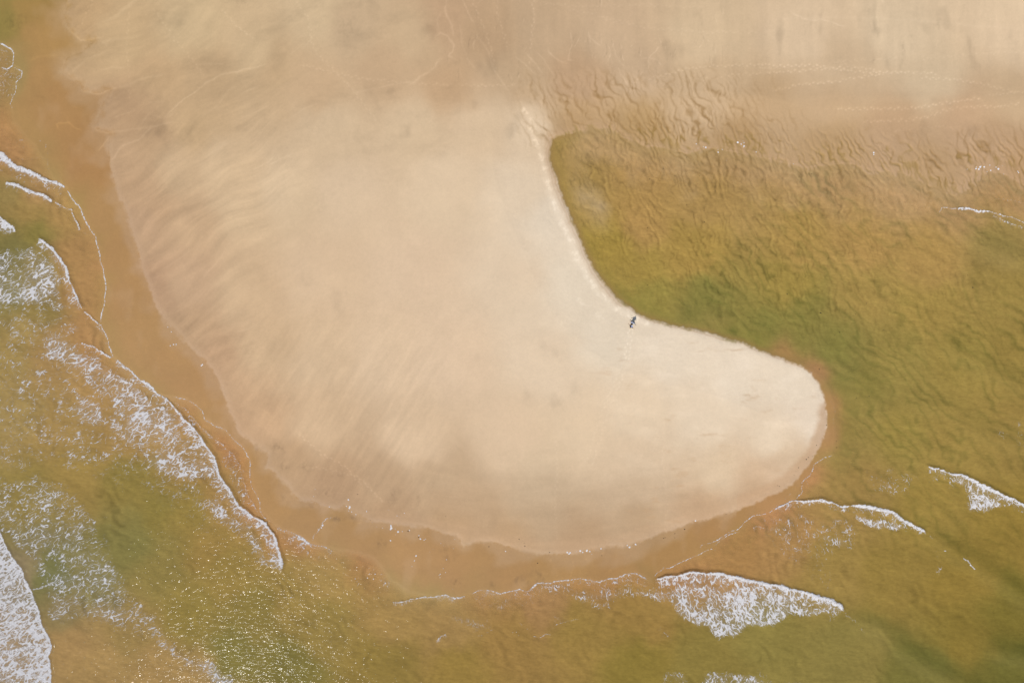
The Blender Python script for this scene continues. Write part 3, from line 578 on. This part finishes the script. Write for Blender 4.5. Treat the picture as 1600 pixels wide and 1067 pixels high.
# sea water
t = NT('silty_water'); pos = t.pos()
f = t.attr('silt').outputs['Fac']; mc = t.attr('tint').outputs['Vector']
b1 = t.n('Bump'); b1.inputs['Strength'].default_value = 1; b1.inputs['Distance'].default_value = .10
mp = t.n('Mapping'); mp.inputs['Rotation'].default_value = (0, 0, R(28)); mp.inputs['Scale'].default_value = (.55, 1.3, 1); t.l(pos, mp.inputs[0])
hgt = t.math('ADD', t.noise(mp.outputs[0], 1.1, 3, .55, .4), t.math('MULTIPLY', t.noise(pos, .33, 2, .5), 1.2)); t.l(hgt, b1.inputs['Height'])
wk = t.math('ADD', t.math('MULTIPLY', t.noise(mp.outputs[0], 1.5, 5, .72, .9), .42), .79)  # fine ripple light and dark painted into the tint
vm = t.n('VectorMath', operation='SCALE'); t.l(mc, vm.inputs[0]); t.l(wk, vm.inputs['Scale'])
df = t.n('BsdfDiffuse'); t.l(vm.outputs[0], df.inputs[0]); t.l(b1.outputs[0], df.inputs['Normal'])
tr = t.n('BsdfTransparent'); mx = t.n('MixShader'); t.l(f, mx.inputs[0]); t.l(tr.outputs[0], mx.inputs[1]); t.l(df.outputs[0], mx.inputs[2])
gl = t.n('BsdfGlossy'); gl.inputs['Roughness'].default_value = .075
b2 = t.n('Bump'); b2.inputs['Strength'].default_value = 1; b2.inputs['Distance'].default_value = .105
t.l(t.math('ADD', t.noise(mp.outputs[0], 1.35, 1, .45, .3), t.math('MULTIPLY', t.noise(pos, 3.4, 1, .5), .22)), b2.inputs['Height']); t.l(b2.outputs[0], gl.inputs['Normal'])
fr = t.n('Fresnel'); fr.inputs[0].default_value = 1.33
sh = t.attr('deepen').outputs['Fac']
mx2 = t.n('MixShader'); t.l(t.math('MULTIPLY', fr.outputs[0], t.math('MULTIPLY', sh, .075)), mx2.inputs[0]); t.l(mx.outputs[0], mx2.inputs[1]); t.l(gl.outputs[0], mx2.inputs[2]); t.l(mx2.outputs[0], t.out.inputs[0])
MW = t.m
# foam
t = NT('foam'); pos = t.pos(); uv = t.attr('drift').outputs['Vector']
den = t.attr('lace').outputs['Fac']; sol = t.attr('froth').outputs['Fac']; dot = t.attr('specks').outputs['Fac']
wn = t.n('TexNoise'); wn.inputs['Scale'].default_value = .9; wn.inputs['Detail'].default_value = 2; t.l(uv, wn.inputs['Vector'])
wa_ = t.n('VectorMath', operation='MULTIPLY_ADD'); t.l(wn.outputs['Color'], wa_.inputs[0]); wa_.inputs[1].default_value = (1.1, 1.1, 0); t.l(uv, wa_.inputs[2])
brk = t.noise(pos, .55, 3, .6); brk2 = t.noise(pos, 2.3, 2, .5)
wd0 = t.math('ADD', t.math('MULTIPLY', t.math('SUBTRACT', den, .50), .075), t.math('MULTIPLY', t.math('SUBTRACT', brk, .5), .16))
wd0 = t.math('ADD', wd0, t.math('MULTIPLY', t.math('SUBTRACT', brk2, .5), .09))
wd0 = t.math('ADD', wd0, t.math('MULTIPLY', t.math('POWER', den, 5.0), .040))
def lace(scale, off, k, soft):
    nn = t.noise(wa_.outputs[0], scale, 1.2, .45, .25)
    ab = t.math('ABSOLUTE', t.math('SUBTRACT', nn, .5))
    return t.smooth(t.math('SUBTRACT', t.math('MULTIPLY', t.math('SUBTRACT', wd0, off), k), ab), -soft, soft*.9)
al = t.math('MAXIMUM', t.math('MULTIPLY', lace(1.05, -.008, .9, .024), .92), t.math('MULTIPLY', lace(2.3, .012, 1.2, .045), .7))
al = t.math('MULTIPLY', al, t.smooth(den, .05, .42))
veil = t.math('MULTIPLY', t.smooth(den, .3, 1.0), t.math('MULTIPLY', brk, .26))
al = t.math('MAXIMUM', al, veil)
edg = t.noise(pos, 2.6, 3, .6)
as_ = t.smooth(t.math('ADD', sol, t.math('MULTIPLY', t.math('SUBTRACT', edg, .5), 1.9)), .35, 1.05)
as_ = t.math('MULTIPLY', as_, t.math('MINIMUM', t.math('MULTIPLY', sol, 1.7), 1.0))
vo = t.n('TexVoronoi'); vo.inputs['Scale'].default_value = 1.7; t.l(pos, vo.inputs['Vector'])
dd = t.math('SUBTRACT', t.math('MULTIPLY', dot, .5), vo.outputs['Distance']); ad = t.smooth(dd, -.06, .04)
a = t.math('MAXIMUM', t.math('MAXIMUM', al, as_), ad, clamp=True); a = t.math('MULTIPLY', a, .88)
df = t.n('BsdfDiffuse'); df.inputs[0].default_value = (.79, .775, .77, 1); df.inputs['Roughness'].default_value = .5
b = t.n('Bump'); b.inputs['Strength'].default_value = 1; b.inputs['Distance'].default_value = .22; t.l(t.noise(pos, 2.4, 4, .6), b.inputs['Height']); t.l(b.outputs[0], df.inputs['Normal'])
tr = t.n('BsdfTransparent'); mx = t.n('MixShader'); t.l(a, mx.inputs[0]); t.l(tr.outputs[0], mx.inputs[1]); t.l(df.outputs[0], mx.inputs[2]); t.l(mx.outputs[0], t.out.inputs[0])
MF = t.m

o = grid_mesh('sand', Hh, {'tone': Sand, 'wet': wet}); o.data.materials.append(MS); o['kind'] = 'structure'
o['label'] = 'pale sand spit with orange wet margins running out into the shallows'
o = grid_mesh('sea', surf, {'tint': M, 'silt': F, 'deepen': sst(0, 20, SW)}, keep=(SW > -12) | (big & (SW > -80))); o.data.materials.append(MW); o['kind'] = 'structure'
o['label'] = 'shallow gold and green silty sea and lagoon round the sand spit'
# lace drifts along a different direction in each part of the surf
blend = sst(600, 800, PX)
ul, vl = rot(PX, PY, -32, 1, 1); ur, vr = rot(PX, PY, 72, 1, 1)
Du = ul/1.9*(1-blend)+ur/1.6*blend; Dv = vl*(1-blend)+vr*blend
drift = np.stack([Du*S, Dv*S, Du*0], -1)
keep = ((DEN > .06) | (SOL > .05) | (DOT > .12)) & ~big
o = grid_mesh('sea_foam', foamz, {'lace': np.clip(DEN, 0, 1), 'froth': SOL, 'specks': DOT, 'drift': drift}, keep=keep); o.data.materials.append(MF)
o['kind'] = 'stuff'; o['label'] = 'white lace and froth of breaking waves and swash lines on the shallows'; o['category'] = 'sea foam'

def height_at(px, py, water=False):
    j = int(np.searchsorted(ax, px)); i = int(np.searchsorted(ay, py)); h = float(Hh[i-1:i+1, j-1:j+1].max())
    return max(h, float(surf[i-1:i+1, j-1:j+1].max())) if water else h
def plain(name, rgb, rough=.8, bump=True):
    t = NT(name); pb = t.n('BsdfPrincipled'); pos = t.n('TexCoord').outputs['Object']
    mr = t.n('MixRGB'); mr.inputs[1].default_value = (*[c*.75 for c in rgb], 1); mr.inputs[2].default_value = (*[min(c*1.2, 1) for c in rgb], 1)
    t.l(t.noise(pos, 9, 3, .6), mr.inputs[0]); t.l(mr.outputs[0], pb.inputs['Base Color']); pb.inputs['Roughness'].default_value = rough
    t.l(pb.outputs[0], t.out.inputs[0]); return t.m

# ------------------------------------------------------------------ weed clumps
MK = plain('dark_weed', (.020, .021, .012), .6)
def clump_mesh(seed, r):
    rnd = random.Random(seed); me = bpy.data.meshes.new('weed_clump'); vs = []; fs = []
    for k in range(13):
        a = rnd.uniform(0, 2*math.pi); L = r*rnd.uniform(.55, 1.15); n = 6; w0 = r*rnd.uniform(.14, .26); px = py = 0; b = a; base = len(vs)
        for i in range(n+1):
            f = i/n; wd = w0*(1-.75*f)*(.7+.3*math.sin(f*9+k)); z = .015+.05*r*math.sin(f*5+k)+.12*r*(1-f)
            for (dx, dz) in ((1, 0), (0, .5), (-1, 0), (0, -.3)): vs.append((px-math.sin(b)*wd*dx, py+math.cos(b)*wd*dx, z+wd*dz))
            px += math.cos(b)*L/n; py += math.sin(b)*L/n; b += rnd.uniform(-.55, .55)
        for i in range(n):
            for j in range(4): q = base+i*4; fs.append((q+j, q+(j+1) % 4, q+4+(j+1) % 4, q+4+j))
        fs.append((base, base+3, base+2, base+1)); fs.append(tuple(base+4*n+j for j in range(4)))
    me.from_pydata(vs, [], fs); me.materials.append(MK); me.shade_smooth(); return me
CM = [clump_mesh(i, .17) for i in range(5)]
def clumps(pts, label, group, scale=1.0, water=True):
    for k, (x, y) in enumerate(pts):
        o = bpy.data.objects.new('weed_clump', CM[random.randrange(5)]); C.objects.link(o); X, Y = W(x, y)
        o.location = (X, Y, height_at(x, y, water)+.005); o.rotation_euler = (0, 0, random.uniform(0, 6.28)); q = scale*random.uniform(.6, 1.15); o.scale = (q, q*random.uniform(.6, 1), q)
        o['label'] = label; o['category'] = 'weed clump'
        if group: o['group'] = group
clumps([(1054.5,275),(1036,264),(1093,275),(1114.5,277),(1015,280),(942.5,306),(1039.5,314.5),(1073,320.5),(1100,330),(1100.5,347),(1117,299),(1012,356),(1047,239),(1073,246),(994,239),(1268,272)],
    'tiny dark weed clump in the golden rippled head of the lagoon', 'weed specks at the head of the lagoon', .8)
clumps([(1015.5,417),(1012,445.5),(1072,448),(1070,501)], 'tiny dark weed speck in the lagoon close to the two people', 'weed specks off the inner shore of the spit', .8)
clumps([(1386,278)], 'tiny dark weed clump where the pale ripples of the flat end, upper right', None, .95)
clumps([(1229.5,459.5)], 'dark weed clump in green lagoon water, the upper left of the bolder specks', None, 1.5)
clumps([(1282,489)], 'boldest dark weed clump in the green lagoon, above the rounded tip', None, 1.6)
clumps([(1467,559.5)], 'single dark weed clump far out in the brown water right of the spit tip', None, 1.25)
clumps([(1232,469),(1337,491),(1354,474),(1344,476),(1312,519),(1304,524),(1381,515),(1534,510),(1235,541)],
    'tiny dark weed speck in the deep green middle of the lagoon', 'weed specks in the green middle of the lagoon', .75)
clumps([(1534,369.5),(1512,430),(1520,449.5)], 'small dark weed clump in golden water near the right edge', 'weed clumps by the right edge', .95)
clumps([(1314,572),(1280,577)], 'tiny dark weed clump in the water at the shoulder of the spit tip', 'weed specks at the shoulder of the tip', .9)
clumps([(1338,622),(1358,619)], 'small dark weed clump, one of two side by side off the rounded tip', 'pair of weed clumps off the tip', 1.1)
clumps([(1307,689),(1307,699)], 'tiny dark weed clump, one of two on the orange shallows below the tip', 'two specks below the tip', .9)
clumps([(1291,664),(1275,695),(1262,714),(1269,713),(1259,717),(1247,730),(1243,736),(1240,742),(1214,758),(1217,759.5),(1134,803)],
    'tiny dark weed scrap on the moist sand edge of the lower right spit', 'weed scraps on the lower right edge of the spit', .85, False)
clumps([(1054,839.5),(1069,826),(1054,833),(1039,839),(1036,840),(940,867),(859,862),(840,879),(820,852),(811,841),(819,847)],
    'tiny dark weed scrap on the wet sand along the bottom edge of the spit', 'weed scraps along the bottom edge of the spit', .85, False)
clumps([(654,838)], 'black weed clump among white froth specks on the orange wet sand', None, 1.5, False)
clumps([(579,812.5),(638,829),(764,853),(560,771),(697,805)], 'tiny dark weed scrap at the lower left edge of the pale sand', 'weed scraps at the lower left edge of the spit', .9, False)

# ------------------------------------------------------------------ people
SK = plain('skin', (.42, .23, .15), .6); HR = plain('dark_hair', (.012, .009, .008), .5)
NAVY = plain('navy_cloth', (.010, .014, .035), .85); PALE = plain('pale_blue_cloth', (.52, .60, .82), .85); BLK = plain('black_cloth', (.008, .008, .012), .85); EYE = plain('eye', (.02, .015, .01), .3)
def skinned(name, chains, mat, parent, sub=1, root=0):
    """chains: lists of (x,y,z,r[,rz]) that share their first point with an earlier point when it coincides"""
    vs = []; rs = []; es = []
    def add(p):
        for i, v in enumerate(vs):
            if abs(v[0]-p[0])+abs(v[1]-p[1])+abs(v[2]-p[2]) < 1e-5: return i
        vs.append(p[:3]); rs.append((p[3], p[4] if len(p) > 4 else p[3])); return len(vs)-1
    for c in chains:
        ids = [add(p) for p in c]; es += [e for e in zip(ids, ids[1:])]
    me = bpy.data.meshes.new(name); me.from_pydata(vs, es, [])
    o = bpy.data.objects.new(name, me); C.objects.link(o)
    m = o.modifiers.new('skin', 'SKIN'); m.use_smooth_shade = True
    m2 = o.modifiers.new('sub', 'SUBSURF'); m2.levels = m2.render_levels = sub
    if not me.skin_vertices:
        me.attributes.new
    sv = me.skin_vertices[0].data if len(me.skin_vertices) else None
    for i, r in enumerate(rs): sv[i].radius = r; sv[i].use_root = (i == root)
    dg = bpy.context.evaluated_depsgraph_get(); dg.update(); nm = bpy.data.meshes.new_from_object(o.evaluated_get(dg))
    o.modifiers.clear(); o.data = nm; nm.name = name; nm.materials.clear(); nm.materials.append(mat); nm.shade_smooth(); o.parent = parent; return o
def person(px, py, face, spread, stride, top, legs, cap, label):
    """face: direction in the world the person looks; spread: how far the arms are held out (radians)"""
    e = bpy.data.objects.new('person', None); C.objects.link(e); X, Y = W(px, py)
    e.location = (X, Y, height_at(px, py)); e.rotation_euler = (0, 0, math.atan2(face[1], face[0])-math.pi/2)
    e.scale = (1.12,)*3; e['label'] = label; e['category'] = 'person'
    P0 = (0, 0, .92, .15, .11); ch = [[P0, (0, 0, 1.10, .13, .10), (0, -.01, 1.30, .17, .11), (0, 0, 1.43, .10, .08), (0, .01, 1.52, .055), (0, .02, 1.60, .075, .085), (0, .02, 1.70, .075, .095), (0, .01, 1.76, .045, .06)],
        [(0, .02, 1.60, .075, .085), (0, .115, 1.635, .014)]]
    legc = []; slv = []
    for sd, st in ((-1, stride), (1, -stride)):
        hip = (sd*.10, 0, .88, .095); knee = (sd*.11, st*.24+.03, .49, .062); ank = (sd*.12, st*.42-.04, .09, .042)
        ch.append([P0, hip, knee, (sd*.115, st*.34-.02, .32, .058), ank, (sd*.12, st*.42-.06, .045, .04)]); ch.append([(sd*.12, st*.42-.06, .045, .04), (sd*.13, st*.42+.07, .035, .036), (sd*.135, st*.42+.15, .025, .024)])
        legc.append([(0, 0, .93, .165, .125), (sd*.10, 0, .86, .115), (sd*.11, st*.24+.03, .49, .085), (sd*.12, st*.40-.03, .13, .075)])
        sh = (sd*.19, 0, 1.40, .062); a = spread; b = spread*1.15
        el = (sd*(.19+.29*math.sin(a)), -.03, 1.40-.29*math.cos(a), .043); wr = (el[0]+sd*.25*math.sin(b), .06, el[2]-.25*math.cos(b), .028)
        pm = (wr[0]+sd*.055*math.sin(b), .085, wr[2]-.06*math.cos(b), .036, .018)
        ch.append([(0, -.01, 1.30, .17, .11), sh, el, wr, pm])
        for k in range(4):
            oy = .045-.024*k; f1 = (pm[0]+sd*.05*math.sin(b), pm[1]+oy-.01, pm[2]-.05*math.cos(b), .010); ln = (.040, .048, .045, .034)[k]
            ch.append([pm, f1, (f1[0]+sd*ln*math.sin(b-.4), f1[1]+.004, f1[2]-ln*math.cos(b-.4), .008)])
        ch.append([wr, (wr[0]+sd*.02*math.sin(b), wr[1]+.055, wr[2]-.035*math.cos(b), .011), (wr[0]+sd*.045*math.sin(b), wr[1]+.080, wr[2]-.065*math.cos(b), .009)])
        slv.append([(0, -.01, 1.30, .185, .13), (sd*.19, 0, 1.40, .082), (sd*(.19+.15*math.sin(a)), -.015, 1.40-.15*math.cos(a), .072), (sd*(.19+.25*math.sin(a)), -.026, 1.40-.25*math.cos(a), .062)])
    skinned('body', ch, SK, e)
    skinned('shirt', [[(0, 0, .90, .17, .13), (0, 0, 1.10, .16, .125), (0, -.01, 1.30, .185, .13), (0, 0, 1.425, .11, .09), (0, .005, 1.465, .07, .07)]]+slv, top, e)
    skinned('trousers', legc, legs, e)
    skinned('hair', [[(0, -.045, 1.60, .075, .06), (0, -.02, 1.70, .088, .10), (0, .01, 1.765, .075, .085), (0, .02, 1.80, .03, .04)]], HR, e)
    for sd in (-1, 1):
        skinned('eye', [[(sd*.030, .104, 1.665, .009), (sd*.034, .106, 1.665, .009)]], EYE, e); skinned('ear', [[(sd*.080, .015, 1.64, .014), (sd*.088, .005, 1.665, .016)]], SK, e)
        skinned('shoe', [[(sd*.12, (stride if sd < 0 else -stride)*.42-.09, .045, .048), (sd*.125, (stride if sd < 0 else -stride)*.42+.06, .042, .048), (sd*.135, (stride if sd < 0 else -stride)*.42+.16, .034, .032)]], BLK, e)
    skinned('mouth', [[(-.018, .108, 1.598, .005), (.018, .108, 1.598, .005)]], plain('lips', (.3, .1, .08), .5), e)
    if cap: skinned('cap', [[(0, .0, 1.745, .108, .118), (0, .0, 1.80, .085, .09), (0, 0, 1.835, .03, .03)], [(0, .0, 1.745, .108, .118), (0, .15, 1.735, .06, .012), (0, .20, 1.73, .035, .010)]], cap, e)
    return e
person(984.0, 510.4, (.66, .75), .8, .35, NAVY, BLK, PALE, 'person in dark navy clothes and pale blue cap with arms out, farther from the lagoon')
person(986.2, 504.6, (.42, .90), .45, .45, PALE, NAVY, None, 'dark haired person in pale blue shirt and navy trousers, nearer the lagoon')
